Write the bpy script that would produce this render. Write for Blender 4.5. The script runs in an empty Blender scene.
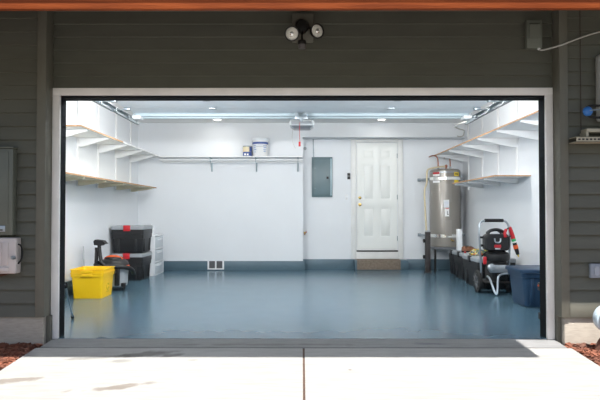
import bpy, bmesh, math, random
from mathutils import Vector, Matrix
random.seed(7)
S = bpy.context.scene
COL = S.collection
PI = math.pi

# ------------------------------------------------------------------ materials
MATS = {}
def mat(name, col, rough=0.6, metal=0.0, var=0.0, vscale=3.0, bump=0.0, bscale=40.0, emit=None, estr=0.0, spec=None, col2=None, stretch=None, coat=0.0):
    if name in MATS: return MATS[name]
    m = bpy.data.materials.new(name); m.use_nodes = True
    nt = m.node_tree; b = nt.nodes['Principled BSDF']
    b.inputs['Base Color'].default_value = (*col, 1)
    b.inputs['Roughness'].default_value = rough
    b.inputs['Metallic'].default_value = metal
    if coat: b.inputs['Coat Weight'].default_value = coat
    if spec is not None: b.inputs['Specular IOR Level'].default_value = spec
    if emit: 
        b.inputs['Emission Color'].default_value = (*emit, 1); b.inputs['Emission Strength'].default_value = estr
    tc = nt.nodes.new('ShaderNodeTexCoord'); mp = nt.nodes.new('ShaderNodeMapping')
    nt.links.new(tc.outputs['Object'], mp.inputs['Vector'])
    if stretch: mp.inputs['Scale'].default_value = stretch
    if var or col2:
        n = nt.nodes.new('ShaderNodeTexNoise'); n.inputs['Scale'].default_value = vscale; n.inputs['Detail'].default_value = 6
        nt.links.new(mp.outputs[0], n.inputs['Vector'])
        r = nt.nodes.new('ShaderNodeValToRGB')
        r.color_ramp.elements[0].position = 0.35; r.color_ramp.elements[1].position = 0.65
        c2 = col2 if col2 else tuple(c*(1-var) for c in col)
        r.color_ramp.elements[0].color = (*c2, 1); r.color_ramp.elements[1].color = (*col, 1)
        nt.links.new(n.outputs['Fac'], r.inputs['Fac']); nt.links.new(r.outputs['Color'], b.inputs['Base Color'])
    if bump:
        n2 = nt.nodes.new('ShaderNodeTexNoise'); n2.inputs['Scale'].default_value = bscale; n2.inputs['Detail'].default_value = 4
        nt.links.new(mp.outputs[0], n2.inputs['Vector'])
        bp = nt.nodes.new('ShaderNodeBump'); bp.inputs['Strength'].default_value = bump; bp.inputs['Distance'].default_value = 0.01
        nt.links.new(n2.outputs['Fac'], bp.inputs['Height']); nt.links.new(bp.outputs[0], b.inputs['Normal'])
    MATS[name] = m
    return m

wall_m   = mat('wall_paint', (.79,.82,.855), .75, var=.02, vscale=1.5, bump=.12, bscale=60)
ceil_m   = mat('ceiling_paint', (.83,.83,.82), .8, bump=.1, bscale=60)
white_m  = mat('white_trim_paint', (.80,.81,.80), .45, var=.05, vscale=6)
casing_m = mat('weathered_white_casing', (.93,.89,.86), .6, var=.08, vscale=5)
siding_m = mat('olive_siding_paint', (.118,.118,.094), .62, var=.12, vscale=2.5, bump=.25, bscale=70, stretch=(1,1,4))
corner_m = mat('corner_board_paint', (.145,.140,.112), .6, var=.12, vscale=3)
black_m  = mat('black_jamb_paint', (.008,.009,.011), .85, spec=.15)
door_m   = mat('entry_door_paint', (.80,.82,.80), .35)
strut_m  = mat('painted_steel_strut', (.36,.44,.48), .5, .0)
gdoor_m  = mat('garage_door_inner_skin', (.78,.83,.87), .4, var=.05, vscale=2)
steel_m  = mat('galvanised_steel', (.40,.45,.49), .38, .9, var=.25, vscale=25)
zinc_m   = mat('dull_zinc', (.20,.245,.27), .5, .6, var=.3, vscale=25)
brass_m  = mat('polished_brass', (.75,.52,.20), .25, 1.0)
copper_m = mat('copper_pipe', (.33,.13,.08), .4, .7)
shelf_m  = mat('white_shelf_paint', (.84,.85,.86), .5)
edge_m   = mat('raw_board_edge', (.58,.34,.18), .7, var=.3, vscale=40)
rawund_m = mat('raw_board_underside', (.72,.66,.50), .65, var=.12, vscale=10)
plast_bk = mat('black_plastic', (.009,.0095,.011), .45, bump=.1, bscale=150)
plast_gy = mat('grey_plastic_lid', (.33,.355,.38), .5)
red_m    = mat('red_plastic', (.48,.012,.02), .4)
orange_m = mat('orange_plastic', (.75,.11,.02), .45)
yellow_m = mat('yellow_plastic', (1.0,.60,.003), .45)
yellow_d = mat('faint_moulded_mark', (.62,.45,.02), .5)
blue_m   = mat('navy_plastic', (.013,.042,.088), .4, bump=.08, bscale=120)
clearw_m = mat('translucent_white_plastic', (.82,.85,.88), .35)
drawer_m = mat('milky_drawer_plastic', (.62,.67,.71), .35)
vacgrey  = mat('light_grey_plastic', (.42,.44,.46), .45)
foam_m   = mat('black_foam', (.012,.012,.014), .9)
alu_m    = mat('silver_tube', (.38,.42,.46), .35, .7)
heater_m = mat('taupe_enamel', (.27,.25,.225), .28, .25, coat=.3)
cream_m  = mat('cream_pvc_pipe', (.66,.57,.38), .5)
darkwood = mat('dark_brown_steel', (.045,.038,.038), .6, var=.3, vscale=14)
mat_m    = mat('brown_mat', (.25,.20,.155), .95, var=.35, vscale=60, bump=.6, bscale=200)
panel_m  = mat('blue_grey_enamel', (.11,.17,.19), .4)
panel_d  = mat('blue_grey_enamel_face', (.135,.20,.225), .38)
rubber_m = mat('black_rubber', (.012,.012,.012), .8)
box_m    = mat('painted_utility_box', (.135,.145,.12), .45, var=.1, vscale=5)
pink_m   = mat('chalky_white_cover', (.62,.56,.54), .5, var=.06, vscale=8)
fascia_m = mat('orange_stained_fascia', (.31,.07,.017), .6, col2=(.19,.040,.010), spec=.15, vscale=3.0, bump=.2, bscale=30, stretch=(.6,4,10))
soffit_m = mat('soffit_paint', (.11,.10,.08), .7)
shingle  = mat('roof_shingle', (.07,.06,.055), .9, var=.5, vscale=20)
chrome_m = mat('lamp_reflector', (.85,.85,.82), .18, .8)
lens_m   = mat('frosted_lens', (.80,.78,.70), .25, var=.35, vscale=14)
bronze_m = mat('dark_bronze', (.012,.010,.009), .4, .2)
ylabel_m = mat('yellow_label', (.85,.62,.04), .5)
wlabel_m = mat('white_label', (.85,.85,.85), .5)
blabel_m = mat('blue_label', (.045,.09,.30), .5)
lblue_m  = mat('pale_blue_print', (.42,.50,.68), .5)
ink_m    = mat('black_ink', (.02,.02,.02), .6)
leather  = mat('brown_leather', (.20,.075,.035), .55, var=.3, vscale=20)
can_m    = mat('cream_label', (.72,.62,.42), .5)
green_m  = mat('green_plastic', (.02,.42,.14), .4)
skyblue  = mat('bright_blue_plastic', (.03,.16,.48), .35)
canister = mat('pale_blue_grey_enamel', (.46,.55,.62), .3)
rust_m   = mat('rusty_pipe', (.13,.055,.035), .85, var=.4, vscale=30)
outlet_m = mat('grey_cover_plastic', (.26,.29,.34), .45)
beige_m  = mat('beige_enamel', (.46,.42,.32), .5, var=.1, vscale=20)
cable_m  = mat('grey_cable', (.45,.44,.41), .5)
lampon_m = mat('lit_lens', (.9,.9,.85), .4, emit=(1,.93,.8), estr=6)

def pattern_mat():
    m = mat('patterned_cloth', (.4,.4,.3), .9)
    nt = m.node_tree; b = nt.nodes['Principled BSDF']
    tc = nt.nodes.new('ShaderNodeTexCoord'); v = nt.nodes.new('ShaderNodeTexVoronoi'); v.inputs['Scale'].default_value = 34
    nt.links.new(tc.outputs['Object'], v.inputs['Vector'])
    sx = nt.nodes.new('ShaderNodeSeparateColor'); nt.links.new(v.outputs['Color'], sx.inputs[0])
    r = nt.nodes.new('ShaderNodeValToRGB'); r.color_ramp.interpolation = 'CONSTANT'
    e = r.color_ramp.elements
    e[0].color = (.08,.13,.07,1); e[1].position = .3; e[1].color = (.45,.42,.30,1)
    for p, c in ((.5,(.55,.40,.04,1)), (.64,(.10,.15,.20,1)), (.8,(.45,.12,.05,1)), (.88,(.12,.17,.08,1))):
        q = e.new(p); q.color = c
    nt.links.new(sx.outputs[0], r.inputs['Fac']); nt.links.new(r.outputs['Color'], b.inputs['Base Color'])
    return m
pattern_m = pattern_mat()

def floor_mat():
    m = mat('epoxy_floor', (.085,.16,.215), .16, var=.05, vscale=1.0)
    nt = m.node_tree; b = nt.nodes['Principled BSDF']
    tc = nt.nodes.new('ShaderNodeTexCoord')
    n = nt.nodes.new('ShaderNodeTexNoise'); n.inputs['Scale'].default_value = 5; n.inputs['Detail'].default_value = 5
    nt.links.new(tc.outputs['Object'], n.inputs['Vector'])
    mr = nt.nodes.new('ShaderNodeMapRange'); mr.inputs['To Min'].default_value = .19; mr.inputs['To Max'].default_value = .24
    nt.links.new(n.outputs['Fac'], mr.inputs['Value']); nt.links.new(mr.outputs[0], b.inputs['Roughness'])
    n2 = nt.nodes.new('ShaderNodeTexNoise'); n2.inputs['Scale'].default_value = 8; n2.inputs['Detail'].default_value = 2
    nt.links.new(tc.outputs['Object'], n2.inputs['Vector'])
    bp = nt.nodes.new('ShaderNodeBump'); bp.inputs['Strength'].default_value = .05; bp.inputs['Distance'].default_value = .002
    return m
floor_m = floor_mat()
kerb_m = mat('kerb_floor_paint', (.095,.155,.195), .4, var=.08, vscale=4)

def concrete_mat(name, col, stains, sc=1.0, speck=True):
    m = mat(name, col, .85)
    nt = m.node_tree; b = nt.nodes['Principled BSDF']; L = nt.links
    tc = nt.nodes.new('ShaderNodeTexCoord')
    def noise(s, d=8, st=None):
        n = nt.nodes.new('ShaderNodeTexNoise'); n.inputs['Scale'].default_value = s; n.inputs['Detail'].default_value = d
        if st:
            mp = nt.nodes.new('ShaderNodeMapping'); mp.inputs['Scale'].default_value = st
            L.new(tc.outputs['Object'], mp.inputs['Vector']); L.new(mp.outputs[0], n.inputs['Vector'])
        else: L.new(tc.outputs['Object'], n.inputs['Vector'])
        return n.outputs['Fac']
    r = nt.nodes.new('ShaderNodeValToRGB'); r.color_ramp.elements[0].position=.3; r.color_ramp.elements[1].position=.7
    r.color_ramp.elements[0].color = (*[c*.90 for c in col],1); r.color_ramp.elements[1].color = (*col,1)
    L.new(noise(2.5*sc), r.inputs['Fac'])
    cur = r.outputs['Color']
    # fine brush marks
    r2 = nt.nodes.new('ShaderNodeValToRGB'); r2.color_ramp.elements[0].position=.35; r2.color_ramp.elements[1].position=.6
    r2.color_ramp.elements[0].color=(.86,.86,.86,1); r2.color_ramp.elements[1].color=(1,1,1,1)
    L.new(noise(9*sc, 8, (.5,3,3)), r2.inputs['Fac'])
    mx = nt.nodes.new('ShaderNodeMix'); mx.data_type='RGBA'; mx.blend_type='MULTIPLY'; mx.inputs[0].default_value=1
    L.new(cur, mx.inputs[6]); L.new(r2.outputs['Color'], mx.inputs[7]); cur = mx.outputs[2]
    # oil stains: each an irregular blot at its own place
    for (x,y,rx,ry,ang,colr,amt) in stains:
        mp = nt.nodes.new('ShaderNodeMapping'); mp.vector_type='TEXTURE'
        mp.inputs['Location'].default_value=(x,y,0); mp.inputs['Rotation'].default_value=(0,0,ang); mp.inputs['Scale'].default_value=(rx,ry,50)
        wn = nt.nodes.new('ShaderNodeTexNoise'); wn.inputs['Scale'].default_value=7; wn.inputs['Detail'].default_value=5
        L.new(tc.outputs['Object'], wn.inputs['Vector'])
        ad = nt.nodes.new('ShaderNodeMix'); ad.data_type='RGBA'; ad.blend_type='ADD'; ad.inputs[0].default_value=.0
        L.new(tc.outputs['Object'], mp.inputs['Vector'])
        ln = nt.nodes.new('ShaderNodeVectorMath'); ln.operation='LENGTH'; L.new(mp.outputs[0], ln.inputs[0])
        ma = nt.nodes.new('ShaderNodeMath'); ma.operation='MULTIPLY_ADD'; ma.inputs[1].default_value=2.6
        L.new(wn.outputs['Fac'], ma.inputs[0]); L.new(ln.outputs['Value'], ma.inputs[2])
        rr = nt.nodes.new('ShaderNodeMapRange'); rr.inputs['From Min'].default_value=1.75; rr.inputs['From Max'].default_value=2.3
        rr.inputs['To Min'].default_value=amt; rr.inputs['To Max'].default_value=0
        L.new(ma.outputs[0], rr.inputs['Value'])
        mm = nt.nodes.new('ShaderNodeMix'); mm.data_type='RGBA'; mm.blend_type='MULTIPLY'
        L.new(rr.outputs[0], mm.inputs[0]); L.new(cur, mm.inputs[6]); mm.inputs[7].default_value=(*colr,1); cur = mm.outputs[2]
    L.new(cur, b.inputs['Base Color'])
    bp = nt.nodes.new('ShaderNodeBump'); bp.inputs['Strength'].default_value=.3; bp.inputs['Distance'].default_value=.003
    L.new(noise(80, 4), bp.inputs['Height']); L.new(bp.outputs[0], b.inputs['Normal'])
    return m
BR = (.50,.42,.36); DK=(.42,.40,.38)
drive_m = concrete_mat('driveway_concrete', (.292,.288,.276), [
    (-2.02,4.12,.20,.06,.2,BR,.8), (-1.27,3.98,.30,.05,.35,BR,.8), (-1.25,4.72,.26,.07,.3,DK,.9), (-1.55,4.64,.30,.05,.2,DK,.6),
    (-1.0,4.70,.10,.04,.5,DK,.7), (-1.4,4.55,.12,.05,0,DK,.5), (-.85,4.58,.07,.03,0,DK,.5), (.35,4.35,.02,.02,0,BR,.9)])
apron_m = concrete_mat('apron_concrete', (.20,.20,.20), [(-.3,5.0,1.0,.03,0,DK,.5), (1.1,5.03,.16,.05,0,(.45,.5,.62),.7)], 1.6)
found_m = concrete_mat('foundation_concrete', (.44,.39,.33), [], 3.0)
street_m = mat('asphalt', (.26,.26,.25), .9, var=.2, vscale=5)
soil_m = mat('dark_soil', (.075,.035,.022), .95, var=.5, vscale=12, bump=.8, bscale=40)
mulch_m = mat('bark_chips', (.22,.075,.04), .9, col2=(.10,.035,.02), vscale=9)
joint_m = mat('rusty_joint_dirt', (.09,.05,.035), .95, var=.4, vscale=30)
grass_m = mat('lawn', (.20,.20,.11), .9, var=.3, vscale=4)

# ------------------------------------------------------------------ mesh builder
def rrect(w, d, r, n=4):
    pts = []
    r = min(r, w/2-1e-4, d/2-1e-4)
    for cx, cy, a0 in ((w/2-r, d/2-r, 0), (-w/2+r, d/2-r, PI/2), (-w/2+r, -d/2+r, PI), (w/2-r, -d/2+r, 1.5*PI)):
        for i in range(n+1):
            a = a0 + PI/2*i/n
            pts.append((cx+r*math.cos(a), cy+r*math.sin(a)))
    return pts

class MB:
    def __init__(s): s.bm = bmesh.new()
    def box(s, x0, x1, y0, y1, z0, z1, bev=0.0, seg=2):
        v = [s.bm.verts.new((x, y, z)) for x in (x0, x1) for y in (y0, y1) for z in (z0, z1)]
        fs = [(0,1,3,2),(4,6,7,5),(0,4,5,1),(2,3,7,6),(0,2,6,4),(1,5,7,3)]
        f = [s.bm.faces.new([v[i] for i in q]) for q in fs]
        if bev:
            es = list({e for q in f for e in q.edges})
            bmesh.ops.bevel(s.bm, geom=es, offset=bev, segments=seg, affect='EDGES', profile=.5)
        return s
    def prism(s, pts, axis, a, b):
        """polygon pts in the other two axes, extruded from a to b on the axis"""
        def P(p, t):
            if axis == 'x': return (t, p[0], p[1])
            if axis == 'y': return (p[0], t, p[1])
            return (p[0], p[1], t)
        A = [s.bm.verts.new(P(p, a)) for p in pts]; B = [s.bm.verts.new(P(p, b)) for p in pts]
        s.bm.faces.new(A); s.bm.faces.new(B[::-1])
        n = len(pts)
        for i in range(n): s.bm.faces.new((A[i], B[i], B[(i+1)%n], A[(i+1)%n]))
        return s
    def rings(s, rings, cap0=True, cap1=True, closed=True):
        R = [[s.bm.verts.new(p) for p in r] for r in rings]
        n = len(R[0])
        for a, b in zip(R, R[1:]):
            for i in range(n if closed else n-1):
                s.bm.faces.new((a[i], a[(i+1)%n], b[(i+1)%n], b[i]))
        if cap0: s.bm.faces.new(R[0][::-1])
        if cap1: s.bm.faces.new(R[-1])
        return s
    def loft(s, secs, cx=0, cy=0, n=4, cap0=True, cap1=True):
        """secs: (z, width, depth, corner radius)"""
        return s.rings([[(cx+p[0], cy+p[1], z) for p in rrect(w, d, r, n)] for z, w, d, r in secs], cap0, cap1)
    def lathe(s, prof, c=(0,0,0), axis=(0,0,1), n=32):
        ax = Vector(axis).normalized(); q = Vector((0,0,1)).rotation_difference(ax).to_matrix(); c = Vector(c)
        rg = []
        for r, z in prof:
            rg.append([c + q @ Vector((max(r,1e-4)*math.cos(2*PI*i/n), max(r,1e-4)*math.sin(2*PI*i/n), z)) for i in range(n)])
        return s.rings(rg)
    def tube(s, pts, r, n=10, smooth=0):
        P = [Vector(p) for p in pts]
        for _ in range(smooth):
            Q = [P[0]]
            for a, b in zip(P, P[1:]): Q += [a.lerp(b,.25), a.lerp(b,.75)]
            P = Q + [P[-1]]
        rs = r if isinstance(r, (list,tuple)) else [r]*len(P)
        if len(rs) != len(P): rs = [rs[0] + (rs[-1]-rs[0])*i/(len(P)-1) for i in range(len(P))]
        t0 = (P[1]-P[0]).normalized()
        up = Vector((0,0,1)) if abs(t0.z) < .9 else Vector((1,0,0))
        nrm = (up - t0*up.dot(t0)).normalized(); rg = []; prev = t0
        for i, p in enumerate(P):
            t = ((P[min(i+1,len(P)-1)]-p).normalized() + (p-P[max(i-1,0)]).normalized())
            t = t.normalized() if t.length > 1e-6 else prev
            nrm = prev.rotation_difference(t) @ nrm; prev = t
            bi = t.cross(nrm).normalized()
            rg.append([p + (nrm*math.cos(2*PI*k/n) + bi*math.sin(2*PI*k/n))*rs[i] for k in range(n)])
        return s.rings(rg)
    def ball(s, c, r, sc=(1,1,1), u=16, v=10):
        g = bmesh.ops.create_uvsphere(s.bm, u_segments=u, v_segments=v, radius=r)
        for q in g['verts']: q.co = Vector(c) + Vector([q.co[i]*sc[i] for i in range(3)])
        return s
    def xf(s, M):
        for v in s.bm.verts: v.co = M @ v.co
        return s
    def build(s, name, m, parent=None, label=None):
        bmesh.ops.recalc_face_normals(s.bm, faces=s.bm.faces)
        o0 = Vector((0,0,0)); p = parent
        while p is not None: o0 += p.location; p = p.parent
        for v in s.bm.verts: v.co -= o0
        me = bpy.data.meshes.new(name); s.bm.to_mesh(me); s.bm.free()
        for f in me.polygons: f.use_smooth = True
        me.set_sharp_from_angle(angle=math.radians(38))
        for q in (m if isinstance(m, list) else [m]): me.materials.append(q)
        o = bpy.data.objects.new(name, me); COL.objects.link(o)
        if parent is not None: o.parent = parent
        if label: o['label'] = label
        return o
def B(*a, **k): return MB().box(*a, **k)

def tag(o, label, cat, group=None, kind=None):
    o['label'] = label; o['category'] = cat
    if group: o['group'] = group
    if kind: o['kind'] = kind
    return o
def thing(name, loc, label, cat, group=None, rz=0.0):
    o = bpy.data.objects.new(name, None); COL.objects.link(o); o.location = loc; o.rotation_euler = (0,0,rz)
    o.empty_display_size = .1
    return tag(o, label, cat, group)
def struct(o, label=None, cat=None):
    o['kind'] = 'structure'
    if label: o['label'] = label
    if cat: o['category'] = cat
    return o
def dup(root, loc, label, dz=0.0):
    r = root.copy(); COL.objects.link(r); r.location = loc; r['label'] = label
    for ch in list(root.children):
        c = ch.copy(); COL.objects.link(c); c.parent = r
        for g in list(ch.children):
            d = g.copy(); COL.objects.link(d); d.parent = c
    return r

# ------------------------------------------------------------------ camera
F = 593.0
cam = bpy.data.cameras.new('camera'); cam.sensor_width = 36; cam.lens = F/600*36; cam.clip_end = 300
co = bpy.data.objects.new('camera', cam); COL.objects.link(co)
co.location = (0,0,1.1)
co.rotation_euler = (math.radians(90+1.16), 0, math.radians(0.19))
S.camera = co
CX, CY, H = 302.0, 212.0, 1.1

# ------------------------------------------------------------------ setting: garage interior
XL, XR, YF, YB, YR, ZC = -3.10, 3.12, 5.33, 11.20, 11.50, 2.79
struct(B(XL-.1, XR+.1, 5.18, 11.7, -.15, 0).build('floor', floor_m), 'glossy blue-grey painted garage floor', 'floor')
struct(B(XL-.1, XR+.1, 5.33, 11.7, ZC, ZC+.1).build('ceiling', ceil_m), 'white garage ceiling', 'ceiling')
struct(B(XL-.1, XL, 5.33, 11.7, 0, ZC).build('wall_left', wall_m), 'white left garage wall', 'wall')
struct(B(XR, XR+.1, 5.33, 11.7, 0, ZC).build('wall_right', wall_m), 'white right garage wall', 'wall')
w = MB(); w.box(XL, .02, YB, 11.6, 0, ZC); w.box(.02, XR, YR, 11.6, 0, ZC); w.box(.02, XR, YB, YR, 2.516, ZC)
struct(w.build('wall_back', wall_m), 'white back garage wall with a recess right of centre', 'wall')
w = MB(); w.box(XL, -2.135, 5.33, 5.345, 0, ZC); w.box(2.135, XR, 5.33, 5.345, 0, ZC); w.box(-2.135, 2.135, 5.33, 5.345, 2.13, ZC)
struct(w.build('wall_front', wall_m), 'inner face of the front garage wall', 'wall')
struct(B(XL+.03, .05, YB-.03, YB-.001, 0, .178, .004).build('baseboard_back', kerb_m), 'blue-grey kerb at the foot of the back wall', 'baseboard')
w = MB(); w.box(.022, 1.0, YR-.06, YR-.001, 0, .19, .004); w.box(2.02, XR-.03, YR-.06, YR-.001, 0, .19, .004)
struct(w.build('baseboard_recess', kerb_m), 'blue-grey kerb at the foot of the recessed wall', 'baseboard')
struct(B(XL+.001, XL+.03, 5.35, YB-.03, 0, .185, .004).build('baseboard_left', kerb_m), 'blue-grey kerb along the left wall', 'baseboard')
struct(B(XR-.03, XR-.001, 5.35, YR-.06, 0, .185, .004).build('baseboard_right', kerb_m), 'blue-grey kerb along the right wall', 'baseboard')

# entry door in the recess
DX0, DX1, DZ0, DZ1 = 1.065, 1.845, .364, 2.437
tr = MB()
tr.box(.95, DX0-.012, YR-.03, YR-.001, .19, 2.512, .003); tr.box(DX1+.012, 1.955, YR-.03, YR-.001, .19, 2.512, .003)
tr.box(DX0-.012, DX1+.012, YR-.03, YR-.001, DZ1+.012, 2.512, .003)
tr.box(DX0-.012, DX1+.012, YR-.035, YR-.001, .19, .335, .003)
struct(tr.build('trim_1', white_m), 'white casing around the entry door', 'trim')
struct(B(DX0-.01, DX1+.01, YR-.05, YR-.002, .336, .358, .003).build('trim_2', darkwood), 'dark threshold below the entry door', 'trim')
# six panel door: slab with recessed panels
dr = MB()
xs = [DX0, DX0+.115, DX0+.335, DX0+.445, DX0+.665, DX1]
zs = [DZ0, DZ0+.25, DZ0+.82, DZ0+.97, DZ0+1.66, DZ0+1.77, DZ0+1.95, DZ1]
yf, yb = YR-.012, YR-.001
for i in range(5):
    for j in range(7):
        x0,x1,z0,z1 = xs[i],xs[i+1],zs[j],zs[j+1]
        if i in (1,3) and j in (1,3,5):
            # sloped sticking, recessed field, raised centre
            def ring(m, y): return [(x0+m,y,z0+m),(x1-m,y,z0+m),(x1-m,y,z1-m),(x0+m,y,z1-m)]
            dr.rings([ring(0,yf), ring(.012,yf+.008), ring(.026,yf+.008), ring(.042,yf+.001)], False, True)
        else:
            v = [dr.bm.verts.new(p) for p in ((x0,yf,z0),(x1,yf,z0),(x1,yf,z1),(x0,yf,z1))]; dr.bm.faces.new(v)
for a,b_ in (((DX0,DZ0),(DX1,DZ0)),((DX1,DZ0),(DX1,DZ1)),((DX1,DZ1),(DX0,DZ1)),((DX0,DZ1),(DX0,DZ0))):
    v = [dr.bm.verts.new(p) for p in ((a[0],yf,a[1]),(b_[0],yf,b_[1]),(b_[0],yb,b_[1]),(a[0],yb,a[1]))]; dr.bm.faces.new(v)
bmesh.ops.remove_doubles(dr.bm, verts=dr.bm.verts, dist=.0004)
d1 = struct(dr.build('door_1', door_m), 'white six-panel entry door in the recessed back wall', 'door')
kx = DX0+.055
MB().lathe([(.030,0),(.032,-.006),(.020,-.010),(.012,-.016),(.012,-.034),(.026,-.044),(.030,-.056),(.024,-.068),(0,-.072)], (kx,yf,1.243), (0,1,0), 20).build('door_knob', brass_m, d1, 'polished brass knob')
MB().lathe([(.028,0),(.029,-.008),(.022,-.014),(0,-.016)], (kx,yf,1.375), (0,1,0), 20).build('deadbolt', brass_m, d1, 'brass deadbolt')
hg = [B(DX1-.006, DX1+.008, yf-.006, yf+.002, z, z+.09, .002).build('hinge', steel_m, d1) for z in (DZ0+.18, DZ0+.98, DZ0+1.78)]
st = B(1.0, 2.02, YB+.06, YR-.001, 0, .186, .006).build('step', kerb_m)
struct(st, 'blue-grey painted concrete step below the entry door', 'step')
mm = MB().prism([(YR-.06,.187),(YB+.052,.187),(YB+.052,.008),(YB+.040,.008),(YB+.040,.192),(YB+.05,.199),(YR-.06,.199)], 'x', 1.045, 1.865)
tag(mm.build('doormat', mat_m), 'brown doormat draped over the step below the entry door', 'doormat')

# ------------------------------------------------------------------ facade
SD = 5.18      # header plane
SW = 5.05      # wing plane
def lap_siding(mb, x0, x1, yface, z0, z1, zline, ex=.1146):
    yface += .012
    k0 = math.floor((z0-zline)/ex)
    z = zline + k0*ex
    while z < z1-.002:
        a, b_ = max(z, z0), min(z+ex, z1)
        if b_-a > .004:
            t = .002 + .027*(1-(a-z)/ex); t2 = .002 + .027*(1-(b_-z)/ex)
            mb.prism([(yface+.02,a),(yface-t,a),(yface-t2,b_),(yface+.02,b_)], 'x', x0, x1)
        z += ex
def boxed(name, bx, lap, label):
    m = MB()
    for q in bx: m.box(*q)
    for q in lap: lap_siding(m, *q)
    return struct(m.build(name, siding_m), label, 'wall')
boxed('wall_facade_left', [(-6.5,-2.19,SW+.02,5.33,.21,3.05)], [(-6.5,-2.205+.0,SW,.21,3.0,.21,.1159)], 'olive lap-sided wall left of the garage opening')
boxed('wall_facade_right', [(2.21,6.5,SW+.02,5.33,.21,3.05)], [(2.225,6.5,SW,.33,3.0,.21,.1159)], 'olive lap-sided wall right of the garage opening')
boxed('wall_facade_header', [(-2.19,2.21,SD+.02,5.33,2.13,3.25)], [(-2.182,2.19,SD,2.185,3.2,2.751)], 'olive lap-sided wall above the garage opening')
# corner boards
struct(B(-2.262,-2.183,SW-.022,SD+.02,.208,3.0,.004).build('trim_3', corner_m), 'olive corner board left of the garage opening', 'trim')
struct(B(2.19,2.262,SW-.022,SD+.02,.208,3.0,.004).build('trim_4', corner_m), 'olive corner board right of the garage opening', 'trim')
struct(B(2.264,6.5,SW-.018,SW+.01,.208,.33,.003).build('trim_5', corner_m), 'skirt board at the foot of the right wall', 'trim')
# foundations
struct(B(-6.5,-2.20,SW+.0,5.33,-.6,.207,.006).build('foundation_left', found_m), 'bare concrete foundation below the left wall', 'foundation')
struct(B(2.225,6.5,SW+.0,5.33,-.6,.207,.006).build('foundation_right', found_m), 'bare concrete foundation below the right wall', 'foundation')
w = MB(); w.box(-2.198,-2.165,SW+.06,5.32,-.2,.207); w.box(2.19,2.223,SW+.06,5.32,-.2,.207)
struct(w.build('trim_6', corner_m), 'short post ends between foundation and opening', 'trim')
# white casing and black jamb
w = MB(); w.box(-2.182,-2.118,SD-.022,SD+.01,0,2.1215,.003); w.box(2.125,2.188,SD-.022,SD+.01,0,2.1215,.003); w.box(-2.182,2.188,SD-.022,SD+.01,2.122,2.185,.003)
struct(w.build('trim_7', casing_m), 'white casing around the garage opening', 'trim')
w = MB(); w.box(-2.16,-2.133,SD+.01,5.34,.0,2.13); w.box(2.133,2.16,SD+.01,5.34,.0,2.13); w.box(-2.133,2.133,SD+.01,5.34,2.105,2.13)
struct(w.build('trim_8', black_m), 'black jamb and weather seal around the garage opening', 'trim')

# eaves
SL = .40
def slab(mb, x0, x1, ya, za, yb, th): mb.prism([(ya,za),(yb,za+(yb-ya)*SL),(yb,za+(yb-ya)*SL+th),(ya,za+th)], 'x', x0, x1)
w = MB(); slab(w, -6.5, 2.0, 3.80, 2.50, 5.6, .07)
struct(w.build('soffit', soffit_m), 'painted soffit of the low eave over the opening', 'soffit')
struct(B(-6.5, 2.0, 3.76, 3.80, 2.398, 2.60, .003).build('fascia', fascia_m), 'orange-stained fascia board along the eave', 'fascia')
struct(B(-6.5, 2.03, 3.70, 3.83, 2.60, 2.615).build('trim_9', shingle), 'dark drip edge above the orange fascia', 'trim')
w = MB(); slab(w, -6.5, 2.03, 3.83, 2.585, 9.0, .03)
struct(w.build('roof', shingle), 'dark shingle roof above the low eave', 'roof')
w = MB(); slab(w, 2.03, 6.5, 4.15, 2.75, 9.0, .12)
struct(w.build('roof_upper', shingle), 'dark shingle roof over the right wall', 'roof')

# ------------------------------------------------------------------ ground
def gz(y): return -.06*(5.18-y) if y < 5.18 else 0
k = .06
def slope_slab(mb, x0,x1,y0,y1,top=0.0,th=.15):
    mb.prism([(y0,gz(y0)+top),(y1,gz(y1)+top),(y1,gz(y1)+top-th),(y0,gz(y0)+top-th)], 'x', x0, x1)
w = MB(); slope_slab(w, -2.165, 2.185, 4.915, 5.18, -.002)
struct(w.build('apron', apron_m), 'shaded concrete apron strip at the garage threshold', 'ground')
w = MB(); slope_slab(w, -2.19, .006, -2.5, 4.893); slope_slab(w, .022, 2.21, -2.5, 4.893)
struct(w.build('driveway', drive_m), 'pale sunlit concrete driveway in two slabs', 'driveway')
w = MB(); slope_slab(w, -2.185, 2.2, -2.5, 5.17, -.012, .1)
struct(w.build('driveway_joint', joint_m), 'rusty dirt in the driveway joints', 'ground')
w = MB(); slope_slab(w, -14, -2.19, -2.5, 5.1, -.03, .1); slope_slab(w, 2.21, 14, -2.5, 5.1, -.03, .1)
struct(w.build('soil', soil_m), 'dark soil beside the driveway', 'ground')
w = MB(); w.box(-40, 40, -14, -2.5, -.62, -.48)
struct(w.build('street', street_m), 'grey asphalt street', 'street')
w = MB(); w.box(-60, 60, -60, 40, -.9, -.65)
struct(w.build('lawn', grass_m), 'lawn around the house', 'ground')
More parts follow.
